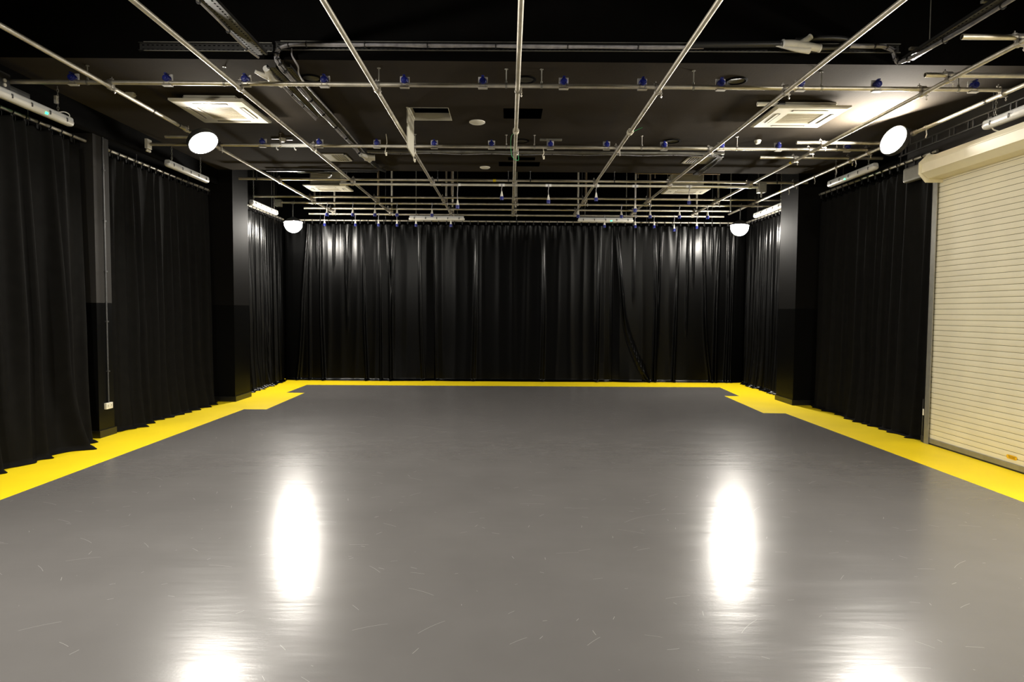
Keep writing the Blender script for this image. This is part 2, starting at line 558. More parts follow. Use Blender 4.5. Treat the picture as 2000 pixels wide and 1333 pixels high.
LAT = dict(A=(7.16, ZA, -5.47, 5.50), B=(9.80, ZA, -5.42, 5.43), Cc=(12.30, ZA, -5.14, 5.68), D=(12.225, ZB_, -3.21, 4.74),
           E=(14.19, ZA, -5.62, 6.02), F=(14.39, ZB_, -5.12, 5.85), G=(15.80, ZA, -5.02, 5.38), H=(16.04, ZB_, -4.98, 5.34))
LONG = [(-4.38, 16.35, 'outermost on the left, over the curtains'), (-2.97, 16.3, 'second from the left, beside an air conditioner'),
        (-1.47, 16.3, 'third from the left, passing the open hatch'), (0.08, 16.4, 'in the middle, running straight away from the viewer'),
        (1.62, 16.4, 'fifth from the left, just right of the middle'), (3.03, 16.35, 'sixth from the left, before the right air conditioner'),
        (4.55, 16.35, 'seventh from the left, under the bright ceiling patch'), (5.43, 15.95, 'outermost on the right, above the roller shutter')]
for i, (x, ye, where) in enumerate(LONG):
    t = thing('grid_pipe', 'long steel grid pipe ' + where, 'pipe', (x, 7, ZL), 'long grid pipes')
    b = MB().cyl((x, -2.4, ZL), (x, ye, ZL), PR, 14)
    b.build('tube', M_pipe, t, smooth=True)
    for k, (y, zz, x0, x1) in LAT.items():
        if x0 - .05 < x < x1 + .05 and y < ye:
            if i == 7 and k in ('G', 'H'):
                continue
            put(clampU if zz > ZL else clampD, t, (x, y, ZL))
    for y in {0: (8.0, 8.6), 1: (8.35, 11.2), 2: (8.0,), 3: (8.75,), 4: (8.75,), 5: (8.6,), 6: (8.6,), 7: (7.4, 9.0)}[i]:
        MB().cyl((x, y - .012, ZL), (x, y + .012, ZL), PR + .004, 14).build('joint_sleeve', M_clamp if i not in (0, 7) else M_cable_b, t, smooth=True)
    if i in (3, 4):
        wp = MB()
        for q in range(4):
            wp.tube([(x + .034 * math.cos(a) , 8.72 + .022 * q + .006 * math.sin(2 * a), ZL + .034 * math.sin(a)) for a in [2 * PI * j / 16 for j in range(16)]], .009, 6, closed=True)
        wp.build('rope_wrap', M_rope, t, smooth=True)
        MB().tube(spline([(x + .03, 8.76, ZL), (x + .10, 8.74, ZL + .03), (x + .16, 8.72, ZL + .05)] if i == 4 else [(x + .03, 8.9, ZL), (x - .06, 9.2, ZL + .05), (x - .05, 9.8, ZL - .08), (x + .05, 10, ZL - .10), (x + .04, 9.9, ZL)]), .004, 5).build('green_cord', M_gtape, t, smooth=True)
    if i in (0, 6, 7):
        yt = {0: 12.45, 6: 10.42, 7: 12.9}[i]
        MB().cyl((x, yt, ZL), (x, yt + .05, ZL), PR + .002, 14).build('tape_band', M_ytape, t, smooth=True)
    if i == 7:
        for y in (8.45, 10.15, 10.75, 11.5, 12.55):
            hk = MB()
            hk.cyl((x, y - .02, ZL), (x, y + .02, ZL), .031, 10)
            hk.tube([(x, y, ZL - .02), (x + .012, y, ZL - .09), (x + .0, y, ZL - .13)], .008, 6)
            hk.build('hook_clamp', M_clamp, t)

LLAB = dict(A='front cross pipe with blue sockets, nearest the viewer', B='second cross pipe with blue sockets, between the lowered ceiling openings and vents',
            Cc='upper cross pipe at the rear edge of the lowered ceiling', D='bright cross pipe with white labels and hanging plugs',
            E='upper bare cross pipe behind the rear air conditioners', F='lower cross pipe above the rear floodlights, carrying hanging plugs',
            G='upper bare cross pipe just before the back curtains', H='lower cross pipe against the back curtains, with hanging plugs')
RODS = dict(A=(-4.63, -3.135, -1.443, -.045, .343, 2.015, 3.426, 4.94), B=(-3.458, -1.43, -.055, .37, 1.995, 3.437, 4.95), Cc=(-4.8, -4.415, -1.368, -.026, .392, 1.989, 5.09))
lat_obj = {}
for k, (y, zz, x0, x1) in LAT.items():
    t = thing('cross_pipe', 'steel ' + LLAB[k], 'pipe', ((x0 + x1) / 2, y, zz), 'cross pipes')
    lat_obj[k] = t
    MB().cyl((x0, y, zz), (x1, y, zz), PR, 14).build('tube', M_pipe2 if k == 'D' else M_pipe, t, smooth=True)
    for x in RODS.get(k, ()):
        ztop = ZC if k != 'Cc' else ZC
        r = MB().cyl((x, y, zz), (x, y, ztop), .006, 8)
        r.cyl((x - .011, y, zz), (x + .011, y, zz), PR + .005, 12)
        r.cyl((x, y, zz + PR), (x, y, zz + PR + .025), .013, 6)
        r.cyl((x, y, ztop - .006), (x, y, ztop), .02, 8)
        r.build('hanger_rod', M_clamp if k == 'B' else M_dark_metal if k == 'Cc' else M_tray, t, smooth=True)
# sleeve and turnbuckle on the bright pipe, box ends
tD = lat_obj['D']
b = MB()
for x in (-1.28, -.98):
    b.cyl((x - .012, 12.225, ZB_), (x + .012, 12.225, ZB_), .034, 10)
b.cyl((-1.28, 12.225, ZB_), (-.98, 12.225, ZB_), .029, 12)
b.build('joint_sleeve', M_clamp, tD, smooth=True)
DX_PLUG = (-.982, -.149, .733, 1.635, 2.376, 3.394)
for x in DX_PLUG:
    MB().cyl((x - .055, 12.225, ZB_), (x + .055, 12.225, ZB_), PR + .0025, 14).build('label_tape', M_tape, tD, smooth=True)
MB().box(4.70, 4.84, 12.15, 12.30, 4.06, 4.24).cyl((4.77, 12.225, 4.06), (4.77, 12.225, 3.98), .02, 8).build('end_box', M_tray, tD, bevel=.008)
MB().cyl((-.02 - .30, 12.30, ZA), (-.02 - .24, 12.30, ZA), PR + .003, 14).build('tape_band', M_ytape, lat_obj['Cc'], smooth=True)
tF = lat_obj['F']
MB().box(-5.20, -5.07, 14.33, 14.45, 4.08, 4.23).build('end_box', M_tray, tF, bevel=.006)
tB = lat_obj['B']
b = MB().box(-5.47, -5.43, 9.74, 9.86, 4.20, 4.34)
b.lathe([(0, -.02), (.02, -.012), (.02, .012), (0, .02)], Matrix.Translation((-5.45, 9.77, 4.17)), 10)
b.lathe([(0, -.02), (.02, -.012), (.02, .012), (0, .02)], Matrix.Translation((-5.45, 9.83, 4.17)), 10)
b.build('end_plate', M_white, tB)
b = MB()
b.cyl((-3.60, 9.80, ZA), (-3.0, 9.80, ZA), PR + .002, 14)
for x in (-3.52, -3.25):
    b.tube([(x, 9.79, ZA - .02), (x + .01, 9.78, ZA - .06), (x + .03, 9.78, ZA - .075)], .010, 6)
b.build('white_sleeve', M_tape, tB, smooth=True)

# short stub bars on the right and a stub behind the left floodlight
for x0, x1, y, zz, lab, cl_x in ((3.99, 5.95, 10.32, ZA, 'short cross bar beyond the right floodlight, below the bright ceiling patch', (4.55, 5.43)),
                         (4.17, 5.50, 9.42, ZA, 'short cross bar beside the right floodlight, just behind the second row of sockets', (4.55,)),
                         (4.30, 6.05, 6.74, ZA, 'short cross bar above the roller shutter hood, just in front of the front cross pipe', (4.55, 5.43)),
                         (4.03, 6.05, 5.82, ZA, 'open-ended short cross bar at the upper right corner, nearest the viewer', (4.55, 5.43)),
                         (-4.96, -4.30, 9.36, ZA, 'short pale cross bar behind the left floodlight', (-4.38,))):
    t = thing('stub_bar', lab, 'pipe', (x0, y, zz), 'short cross bars')
    n = 16
    mb = MB()
    vs, fs = [], []
    for r in (PR, PR - .004):
        for x in (x0, x1):
            vs += [(x, y + r * math.cos(2 * PI * i / n), zz + r * math.sin(2 * PI * i / n)) for i in range(n)]
    for i in range(n):
        j = (i + 1) % n
        fs += [(i, j, n + j, n + i), (2 * n + i, 2 * n + j, 3 * n + j, 3 * n + i), (i, j, 2 * n + j, 2 * n + i), (n + i, n + j, 3 * n + j, 3 * n + i)]
    mb.add(vs, fs)
    mb.build('tube', M_pipe, t, smooth=True)
    for x in cl_x:
        put(clampU, t, (x, y, ZL))

# ---------------------------------------------------------------- blue sockets on the two front cross pipes
sk = thing('power_socket', '', 'socket', (0, 0, 0), 'blue capped sockets on the cross pipes')
b = MB().box(-.052, .052, .012, .03, -.028, .098)
b.box(-.052, .052, -.03, .03, -.034, -.027)
b.build('back_box', M_sockbox, sk, local=True, bevel=.004)
Mx = Matrix.Translation((0, .012, .042)) @ Matrix.Rotation(PI / 2, 4, 'X')
b = MB().lathe([(0, 0), (.040, 0), (.040, .028), (.035, .034), (.035, .056), (.030, .062), (0, .064)], Mx, 20)
cap_o = b.build('cap', M_blue, sk, local=True, smooth=True)
b = MB().box(-.014, .014, -.050, .004, .082, .096)
b.lathe([(.022, .0665), (.022, .072), (0, .074)], Mx, 16)
b.build('cap_hinge', M_blue, cap_o, local=True, bevel=.003)
b = MB().box(-.03, .03, -.028, .028, -.031, -.027)
b.cyl((-.035, 0, 0), (-.022, 0, 0), PR + .004, 12)
b.cyl((.022, 0, 0), (.035, 0, 0), PR + .004, 12)
b.build('pipe_strap', M_clamp, sk, local=True)
SA = (-4.788, -3.759, -2.902, -2.038, -1.162, -0.302, 0.587, 1.454, 2.317, 3.192, 4.04, 5.11)
SB = (-3.73, -2.874, -2.009, -1.144, -0.278, 0.611, 1.463, 2.331, 3.2, 4.061, 5.111)
first = True
for row, xs_, y, nm in ((0, SA, 7.16, 'front'), (1, SB, 9.80, 'second')):
    for i, x in enumerate(xs_):
        lab = 'blue capped power socket on the %s cross pipe, %s from the left' % (nm, ORD[i])
        if first:
            sk.location = (x, y, ZA)
            sk['label'] = lab
            first = False
        else:
            dup(sk, (x, y, ZA), lab)

# ---------------------------------------------------------------- hanging plugs
def make_plug(length):
    pg = thing('hanging_plug', '', 'plug', (0, 0, 0), 'plugs hanging from the cross pipes')
    b = MB().tube(spline([(0, -.027, 0), (.004, -.03, -.05), (-.004, -.028, -length * .6), (0, -.027, -length)]), .0065, 6)
    b.cyl((-.012, 0, 0), (.012, 0, 0), PR + .004, 12)
    b.build('cable', M_cable if length > .1 else M_cable_b, pg, local=True, smooth=True)
    T = Matrix.Translation((0, -.027, -length))
    MB().lathe([(0, .0), (.010, 0), (.014, -.02), (.026, -.085), (.030, -.10), (0, -.10)], T, 14).build('body', M_white, pg, local=True, smooth=True)
    MB().lathe([(0, -.10), (.034, -.10), (.036, -.108), (.034, -.165), (.028, -.165), (.028, -.12), (0, -.12)], T, 14).build('collar', M_blue, pg, local=True, smooth=True)
    return pg
lens = {}
def plug(x, y, zz, length, lab):
    k = round(length, 2)
    if k not in lens:
        lens[k] = make_plug(k)
        lens[k].location = (x, y, zz)
        lens[k]['label'] = lab
    else:
        dup(lens[k], (x, y, zz), lab)
for i, (x, l) in enumerate(zip(DX_PLUG, (.29, .12, .18, .13, .33, .18))):
    plug(x, 12.225, ZB_, l, 'white and blue plug hanging from the bright labelled cross pipe, %s from the left' % ORD[i])
for i, x in enumerate((-4.052, -3.482, -2.992, -2.502, -1.726, 1.529, 2.491, 3.132, 3.784, 4.415)):
    plug(x, 14.39, ZB_, .13, 'small plug hanging from the cross pipe above the rear floodlights, %s from the left' % ORD[i])
for i, (x, l) in enumerate(zip((-4.582, -3.819, -3.247, -2.789, -2.318, -1.453, 2.359, 3.125, 3.597, 4.097, 4.658), (.14, .14, .14, .14, .14, .14, .13, .13, .13, .21, .14))):
    plug(x, 16.04, ZB_, l, 'small plug hanging before the back curtains, %s from the left along the rearmost pipe' % ORD[i])

# ---------------------------------------------------------------- drop pipes from the black void
def drop(x, y, z1, r, m, lab, z0=ZV - .01):
    t = thing('drop_pipe', lab, 'pipe', (x, y, z1), 'upright drop pipes at the rear')
    MB().cyl((x, y, z1), (x, y, z0), r, 12).build('tube', m, t, smooth=True)
    if r > .02:
        b = MB()
        collar(b, (x, y, z1 + .06), (0, 0, 1), .03)
        b.box(x - .03, x + .03, y - .035, y + .035, z1 - .01, z1 + .03)
        b.cyl((x - .08, y - .02, z1 + .05), (x + .02, y - .02, z1 + .05), .007, 6)
        b.cyl((x + .03, y - .03, z1 - .03), (x + .03, y - .03, z1 - .10), .007, 6, r1=.012)
        b.box(x - .09, x - .07, y - .035, y - .005, z1 + .035, z1 + .065)
        b.build('swivel_clamp', M_clamp, t)
names = ['leftmost', 'second', 'third', 'fourth', 'fifth', 'sixth', 'seventh']
for i, x in enumerate((-4.38, -2.97, -1.47, .08, 1.62, 3.03, 4.55)):
    o_ = {0: 'leftmost', 6: 'rightmost'}.get(i, names[i] + ' from the left')
    drop(x + .07, 14.29, 4.21, .022, M_copper if i in (1, 4, 5) else M_pipe, 'upright drop pipe holding the grid above the rear floodlight pipe, ' + o_)
for i, x in enumerate((-4.38, -2.97, -1.47, .08, 1.62, 3.03, 4.55)):
    o_ = {0: 'leftmost', 6: 'rightmost'}.get(i, names[i] + ' from the left')
    drop(x + .07, 15.92, 4.21, .022, M_pipe, 'upright drop pipe close to the back curtains, ' + o_)
drop(-1.25, 14.0, 4.30, .012, M_copper, 'thin brown drop pipe beside the third long grid pipe')
drop(4.80, 14.0, 3.98, .014, M_tray, 'thin grey drop pipe near the right rear floodlight')

# ---------------------------------------------------------------- floodlights (the lit lamps, and an added pair out of view)
def flood(loc, n, cap, R, lab, mount, near=False, k_=1.0, shade=0):
    M_lens = mat('lit_lens', (1, 1, 1), 0.5, emit=(LAMP_COL, LAMP * k_))
    n = Vector(n).normalized()
    t = thing('floodlight', lab, 'floodlight', loc, 'lit floodlights')
    q = Vector((0, 0, 1)).rotation_difference(n).to_matrix().to_4x4()
    M = Matrix.Translation(loc) @ q @ Matrix.Translation((0, 0, -R * math.cos(math.radians(cap)) if not shade else 0))
    prof = []
    a1 = math.radians(cap)
    for i in range(15):
        a = a1 * i / 14
        prof.append((R * math.sin(a), R * math.cos(a)))
    MB().lathe(prof, M, 32).build('lens', M_lens, t, smooth=True)
    zr, rr = R * math.cos(a1), R * math.sin(a1)
    if shade:
        # globe under a wide flat shade
        hp_ = [(rr * .9, zr), (shade, zr + .004), (shade + .004, zr - .004), (shade * .8, zr - .030), (rr * .9, zr - .042), (rr * .5, zr - .09), (.03, zr - .12), (0, zr - .125)]
    else:
        fl_ = rr + .016
        lip = (R - zr) * .55
        hp_ = [(rr * .99, zr + .002), (rr + .004, zr + lip), (fl_, zr + lip), (fl_, zr - .02), (fl_ * .85, zr - .06), (fl_ * .45, zr - .10), (fl_ * .40, zr - .13), (0, zr - .135)]
    MB().lathe(hp_, M, 36).build('housing', M_house, t, smooth=True)
    back = M @ Vector((0, 0, zr - .12))
    m = Vector(mount)
    b = MB().tube(spline([back, back.lerp(m, .5) + Vector((0, 0, .01)), m]), .012, 8)
    b.build('mounting_arm', M_dark_metal, t, smooth=True)
    k = MB()
    if near:
        k.cyl(m - Vector((0, .03, 0)), m + Vector((0, .03, 0)), .034, 12)
    else:
        k.cyl(m - Vector((.03, 0, 0)), m + Vector((.03, 0, 0)), .034, 12)
    k.cyl(m + Vector((.03, 0, -.02)), m + Vector((.03, 0, .05)), .006, 6)
    k.build('clamp', M_clamp, t, smooth=True)
    return t
flood((-4.165, 8.80, 4.068), (.55, -.30, -.78), 45, .26, 'dazzling lit floodlight under the left long pipe, before the left air conditioner', (-4.38, 8.80, ZL), True)
flood((5.18, 8.70, 4.112), (-.90, -.32, .26), 45, .26, 'dazzling lit floodlight beside the roller shutter', (5.43, 8.70, ZL), True, 2.0)
flood((-4.82, 14.40, 3.70), (.05, -.05, -1), 100, .19, 'dazzling lit floodlight in the left rear corner of the curtains', (-4.82, 14.39, ZB_), False, .70, .205)
flood((5.15, 14.40, 3.70), (-.05, -.05, -1), 100, .19, 'dazzling lit floodlight in the right rear corner of the curtains', (5.15, 14.39, ZB_), False, .70, .205)
flood((-4.165, 3.10, 4.068), (.62, .15, -.77), 45, .26, 'added unseen fill floodlight on the left long pipe nearest the viewer, above the frame', (-4.38, 3.10, ZL), True, 1.6)  # added fill lamp above the frame, brightens the front of the floor
flood((5.18, 3.10, 4.068), (-.35, .10, -.93), 45, .26, 'added unseen fill floodlight on the right long pipe nearest the viewer, above the frame', (5.43, 3.10, ZL), True, 1.6)  # its added partner on the right, also unseen, for near floor brightness

# ---------------------------------------------------------------- hanging fluorescent battens
def chain_mb(p0, p1):
    p0, p1 = Vector(p0), Vector(p1)
    L = (p1 - p0).length
    n = max(3, int(L / .034))
    d = (p1 - p0) / n
    b = MB()
    a = d.normalized()
    e = a.orthogonal().normalized()
    for i in range(n):
        c_ = p0 + d * (i + .5)
        s_ = e if i % 2 else a.cross(e)
        b.tube([c_ + a * (.022 * math.cos(q)) + s_ * (.010 * math.sin(q)) for q in [2 * PI * j / 8 for j in range(8)]], .0035, 4, closed=True)
    return b
def batten(p0, p1, lab, led=None, chains=(.2, .8), top=4.45, clips=5):
    p0, p1 = Vector(p0), Vector(p1)
    a = (p1 - p0).normalized()
    L = (p1 - p0).length
    s_ = Vector((-a.y, a.x, 0))
    u = Vector((0, 0, 1))
    t = thing('fluorescent_batten', lab, 'light fitting', (p0 + p1) / 2, 'hanging fluorescent battens')
    def pf(pts):
        return [s_ * x + u * z for x, z in pts]
    body = MB().prism(pf([(-.045, .005), (.045, .005), (.042, .045), (.028, .062), (-.028, .062), (-.042, .045)]), p0 + a * .02, p1 - a * .02)
    body_o = body.build('body', M_bat, t, bevel=.004)
    dif = MB()
    cs = [(-.050, .008), (-.050, -.012), (-.040, -.036), (-.018, -.048), (.018, -.048), (.040, -.036), (.050, -.012), (.050, .008)]
    n = len(cs)
    secs = [(0.0, .55), (.012, .85), (.04, 1.0), (L - .04, 1.0), (L - .012, .85), (L, .55)]
    vs = [p0 + a * d + s_ * (x * k) + u * (z * k) for d, k in secs for x, z in cs]
    fs = [(i * n + j, i * n + (j + 1) % n, (i + 1) * n + (j + 1) % n, (i + 1) * n + j) for i in range(len(secs) - 1) for j in range(n)]
    fs += [tuple(range(n)), tuple(range(len(vs) - n, len(vs)))]
    dif.add(vs, fs)
    dif_o = dif.build('diffuser', M_batd, t, smooth=True)
    for i in range(clips):
        d = L * (i + .5) / clips
        c_ = p0 + a * d
        k = MB()
        for sg in (-1, 1):
            k.prism([c_ + s_ * (sg * x) + u * z for x, z in ((.046, .030), (.056, .024), (.056, -.012), (.048, -.020))], a * -.009, a * .009)
        k.build('clip', M_dark_metal, body_o)
    for fr in chains:
        c_ = p0 + a * (L * fr) + u * .062
        chain_mb(c_, (c_.x, c_.y, top)).build('chain', M_tray, t)
    if led is not None:
        c_ = p0 + a * (L * led)
        g = MB()
        for sg in (-1, 1):
            g.prism([c_ + s_ * (sg * x) + u * z for x, z in ((.049, -.008), (.053, -.012), (.045, -.034), (.040, -.032))], a * -.022, a * .022)
        g.build('indicator', M_led, dif_o)['label'] = 'glowing green indicator'
    return t
b1 = batten((-5.42, 6.62, 4.075), (-5.42, 8.05, 4.075), 'grey fluorescent batten with green light beside the nearest left curtain', led=.66, chains=(.15, .84), top=4.45)
b = MB().tube(spline([(-5.42, 7.82, 4.14), (-5.40, 7.9, 4.17), (-5.41, 8.0, 4.17), (-5.42, 8.02, 4.13)]), .006, 6)
b.box(-5.445, -5.415, 7.79, 7.83, 4.24, 4.33)
b.build('flex', M_white, b1, smooth=True)
batten((-5.42, 10.25, 4.09), (-5.42, 11.62, 4.09), 'grey fluorescent batten below the left floodlight, above the second left curtain', chains=(.12, .82))
batten((-5.35, 13.38, 4.0), (-5.35, 14.85, 4.0), 'fluorescent batten with green light in the left rear corner', led=.45, chains=(.1, .9), top=ZV - .01)
batten((-2.49, 15.98, 4.065), (-1.11, 15.98, 4.065), 'fluorescent batten before the back curtains, left one without a light showing', chains=(.13, .87), top=ZV - .01)
batten((1.69, 15.98, 4.055), (3.07, 15.98, 4.055), 'fluorescent batten before the back curtains with a green light, right one', led=.6, chains=(.13, .87), top=ZV - .01)
batten((5.62, 14.75, 4.0), (5.62, 13.2, 4.0), 'fluorescent batten in the right rear corner above the curtain', chains=(.1, .9), top=ZV - .01)
batten((5.62, 11.35, 4.045), (5.62, 9.9, 4.045), 'fluorescent batten with green light between right floodlight and right curtain', led=.42, chains=(.15, .85))
batten((5.66, 7.72, 4.03), (5.66, 6.3, 4.03), 'fluorescent batten above the roller shutter under the cable ladder', chains=(.12, .85), top=4.45)

# cable ladder above the shutter
t = thing('cable_ladder', 'dark cable ladder running above the roller shutter hood', 'cable ladder', (5.76, 7.7, 4.14))
for zz in (4.10, 4.21):
    MB().box(5.745, 5.765, 5.9, 9.55, zz, zz + .016).build('side_rail', M_dark_metal, t)
y = 6.0
while y < 9.5:
    for dy in (0, .085):
        MB().box(5.748, 5.762, y + dy - .008, y + dy + .008, 4.10, 4.215).build('rung', M_dark_metal, t)
    y += .34
for y in (6.4, 7.72, 9.3):
    MB().cyl((5.755, y, 4.22), (5.755, y, ZC if y > 6.95 else ZV - .01), .008, 6).build('hanger_rod', M_dark_metal, t)
t = thing('loose_cable', 'short loose cable dangling below the cable ladder over the shutter', 'cable', (5.70, 7.62, 4.0))
MB().tube(spline([(5.69, 7.66, 4.10), (5.66, 7.62, 4.03), (5.66, 7.58, 3.96), (5.68, 7.50, 3.91)]), .008, 6).build('wire', M_rope, t, smooth=True)
MB().box(5.67, 5.71, 7.62, 7.70, 4.07, 4.13).build('cable_joint', M_cable_b, t, bevel=.006)

# ---------------------------------------------------------------- ceiling cassette air conditioners
def cassette(x0, x1, y0, y1, lab, ztop, smallbody):
    cx, cy = (x0 + x1) / 2, (y0 + y1) / 2
    zb = 4.345
    t = thing('air_conditioner', lab, 'air conditioner', (cx, cy, zb), 'ceiling cassette air conditioners')
    p = MB()
    W, D = (x1 - x0) / 2, (y1 - y0) / 2
    def ring(w0, d0, z0, w1, d1, z1):
        a = [(cx - w0, cy - d0, z0), (cx + w0, cy - d0, z0), (cx + w0, cy + d0, z0), (cx - w0, cy + d0, z0)]
        c_ = [(cx - w1, cy - d1, z1), (cx + w1, cy - d1, z1), (cx + w1, cy + d1, z1), (cx - w1, cy + d1, z1)]
        p.add(a + c_, [(i, (i + 1) % 4, 4 + (i + 1) % 4, 4 + i) for i in range(4)])
    ring(W, D, zb + .035, W, D, zb + .012)
    ring(W, D, zb + .012, W - .03, D - .03, zb)
    ring(W - .03, D - .03, zb, W - .23, D - .23, zb - .004)
    ring(W - .23, D - .23, zb - .004, W - .24, D - .24, zb + .012)
    ring(W, D, zb + .035, .15, .15, zb + .036)
    pan = p.build('panel', M_ac, t)
    g = MB().box(cx - W + .24, cx + W - .24, cy - D + .24, cy + D - .24, zb + .004, zb + .02)
    n = 14
    for i in range(n):
        yy = cy - D + .26 + (2 * D - .52) * i / (n - 1)
        g.box(cx - W + .25, cx + W - .25, yy - .004, yy + .004, zb - .001, zb + .005)
    g.build('intake_grille', M_ac_g, t)
    for sx, sy in ((0, -1), (0, 1), (-1, 0), (1, 0)):
        l = MB()
        if sx == 0:
            yy = cy + sy * (D - .125)
            l.box(cx - W + .24, cx + W - .24, yy - .022, yy + .022, zb - .004, zb + .004)
        else:
            xx = cx + sx * (W - .125)
            l.box(xx - .022, xx + .022, cy - D + .24, cy + D - .24, zb - .004, zb + .004)
        l.build('air_slot', M_slot, pan)
        f = MB()
        if sx == 0:
            yy = cy + sy * (D - .112)
            f.box(cx - W + .25, cx + W - .25, yy - .012, yy + .018, zb - .008, zb - .003)
        else:
            xx = cx + sx * (W - .112)
            f.box(xx - .012, xx + .018, cy - D + .25, cy + D - .25, zb - .008, zb - .003)
        f.build('louvre', M_ac, pan)
    bd = MB().box(cx - W + .14, cx + W - .14, cy - D + .10, cy + D - .10, zb + .035, ztop)
    for zz in (zb + .055, zb + .075):
        bd.box(cx - W + .13, cx + W - .13, cy - D + .09, cy + D - .09, zz, zz + .006)
    bd.build('body', M_ac, t, bevel=.006)
    for sx in (-1, 1):
        for sy in (-1, 1):
            bk = MB()
            bk.cyl((cx + sx * (W - .10), cy + sy * (D - .2), zb + .05), (cx + sx * (W - .10), cy + sy * (D - .2), ZC if cy < 12 else ZV - .01), .006, 6)
            bk.box(cx + sx * (W - .12) - .04, cx + sx * (W - .12) + .04, cy + sy * (D - .2) - .015, cy + sy * (D - .2) + .015, zb + .05, zb + .056)
            bk.build('hanging_bracket', M_clamp, t)
    return t
cassette(-4.20, -3.28, 8.0, 8.95, 'white ceiling cassette air conditioner behind the left floodlight', 4.448, False)
cassette(3.32, 4.25, 8.07, 8.96, 'white ceiling cassette air conditioner beside the bright lit ceiling on the right', 4.448, False)
cassette(-4.28, -3.38, 13.37, 14.02, 'rear ceiling cassette air conditioner above the left rear floodlight', 4.70, True)
cassette(3.28, 4.19, 13.43, 14.02, 'rear ceiling cassette air conditioner above the right rear plugs', 4.70, True)
t = thing('pipe_valve', 'white pipe stub with dark fittings beside the right air conditioner', 'fitting', (3.30, 8.2, 4.41))
MB().cyl((3.10, 8.15, 4.412), (3.36, 8.15, 4.412), .026, 12).build('stub', M_white, t, smooth=True)
MB().cyl((3.36, 8.15, 4.412), (3.44, 8.15, 4.412), .034, 12).tube(spline([(3.38, 8.13, 4.42), (3.34, 8.10, 4.40), (3.36, 8.1, 4.36)]), .008, 6).build('coupling', M_cable_b, t, smooth=True)

# ---------------------------------------------------------------- vents, hatch, discs and sensors on the ceiling
def vent(x0, x1, y0, y1, lab, open_from, open_to):
    t = thing('ceiling_vent', lab, 'vent', ((x0 + x1) / 2, (y0 + y1) / 2, ZC), 'ceiling vents')
    f = MB()
    for a in ((x0, x1, y0, y0 + .03), (x0, x1, y1 - .03, y1), (x0, x0 + .03, y0, y1), (x1 - .03, x1, y0, y1)):
        f.box(*a, ZC - .014, ZC - .001)
    f.box(x0 + .03, open_from, y0 + .03, y1 - .03, ZC - .010, ZC - .002)
    f.box(open_to, x1 - .03, y0 + .03, y1 - .03, ZC - .010, ZC - .002) if open_to < x1 - .03 else None
    f.build('frame', M_ac, t)
    s_ = MB()
    x = open_from
    while x < open_to:
        s_.add([(x, y0 + .03, ZC - .012), (x + .022, y0 + .03, ZC - .003), (x + .022, y1 - .03, ZC - .003), (x, y1 - .03, ZC - .012)], [(0, 1, 2, 3)])
        x += .042
    s_.build('slats', M_ac, t)
    MB().box(x0 + .02, x1 - .02, y0 + .02, y1 - .02, ZC - .0018, ZC - .0008).build('duct_opening', M_slot, t)
vent(-3.24, -2.80, 11.04, 11.56, 'slatted cream ceiling vent beside the left cable tray', -3.06, -2.83)
vent(3.06, 3.59, 11.05, 11.54, 'slatted cream ceiling vent by the right end of the rear cable tray', 3.09, 3.33)
hx0, hx1, hy0, hy1 = holes[0]
t = thing('ceiling_hatch', 'open ceiling access hatch with a cream frame and flap hanging down', 'hatch', ((hx0 + hx1) / 2, (hy0 + hy1) / 2, ZC))
f = MB()
f.box(hx0, hx1, hy1 - .006, hy1, ZC - .005, ZC + .10)
f.box(hx0, hx1, hy0, hy0 + .006, ZC - .005, ZC + .10)
f.box(hx1 - .006, hx1, hy0 + .006, hy1 - .006, ZC - .005, ZC + .10)
f.box(hx0, hx0 + .006, hy0 + .006, hy1 - .006, ZC - .005, ZC + .10)
f.box(hx0 - .025, hx0, hy0 - .02, hy1 + .02, ZC - .006, ZC - .001)
f.build('frame', M_ac, t)
fm = MB().box(hx0 - .02, hx0 - .004, hy0 + .01, hy1 - .01, ZC - .52, ZC - .008)
fm.build('flap', [M_ac], t, bevel=.003)
MB().cyl((hx0 - .012, hy0 + .05, ZC - .005), (hx0 - .012, hy1 - .05, ZC - .005), .007, 8).build('hinge', M_clamp, t)

def disc(name, lab, cat, x, y, prof, m, m2=None, group=None):
    t = thing(name, lab, cat, (x, y, ZC), group)
    MB().lathe(prof, Matrix.Translation((x, y, ZC)), 28).build('rim' if m2 else 'cover', m, t, smooth=True)
    if m2:
        MB().lathe([(prof[1][0] * .72, -.006), (prof[1][0] * .5, -.003), (0, -.002)], Matrix.Translation((x, y, ZC)), 24).build('grille', m2, t, smooth=True)
    return t
dome = [(.0, -.001), (.112, -.001), (.112, -.012), (.09, -.024), (.05, -.030), (0, -.032)]
disc('ceiling_disc', 'white round ceiling disc between the hatch and the middle pipe', 'ceiling disc', -.463, 9.136, dome, M_white, None, 'white ceiling discs')
disc('ceiling_disc', 'white round ceiling disc near the rear edge of the lowered ceiling', 'ceiling disc', -.46, 11.98, [(r * .85, z) for r, z in dome], M_white, None, 'white ceiling discs')
rim = [(.09, -.001), (.125, -.001), (.125, -.010), (.108, -.018), (.09, -.006)]
for x, y, lab in ((-2.28, 7.475, 'dark round downlight behind the front cross pipe by the left cable tray'), (.171, 7.467, 'dark round downlight beside the middle long pipe'),
                  (2.585, 7.444, 'dark round downlight over the right part of the front cross pipe'), (2.517, 10.05, 'dark round downlight with a bright glint above the second cross pipe'),
                  (.175, 10.12, 'dark round downlight beside the middle pipe behind the second cross pipe')):
    disc('ceiling_downlight', lab, 'downlight', x, y, rim, M_black, M_dark_metal, 'dark ceiling downlights')
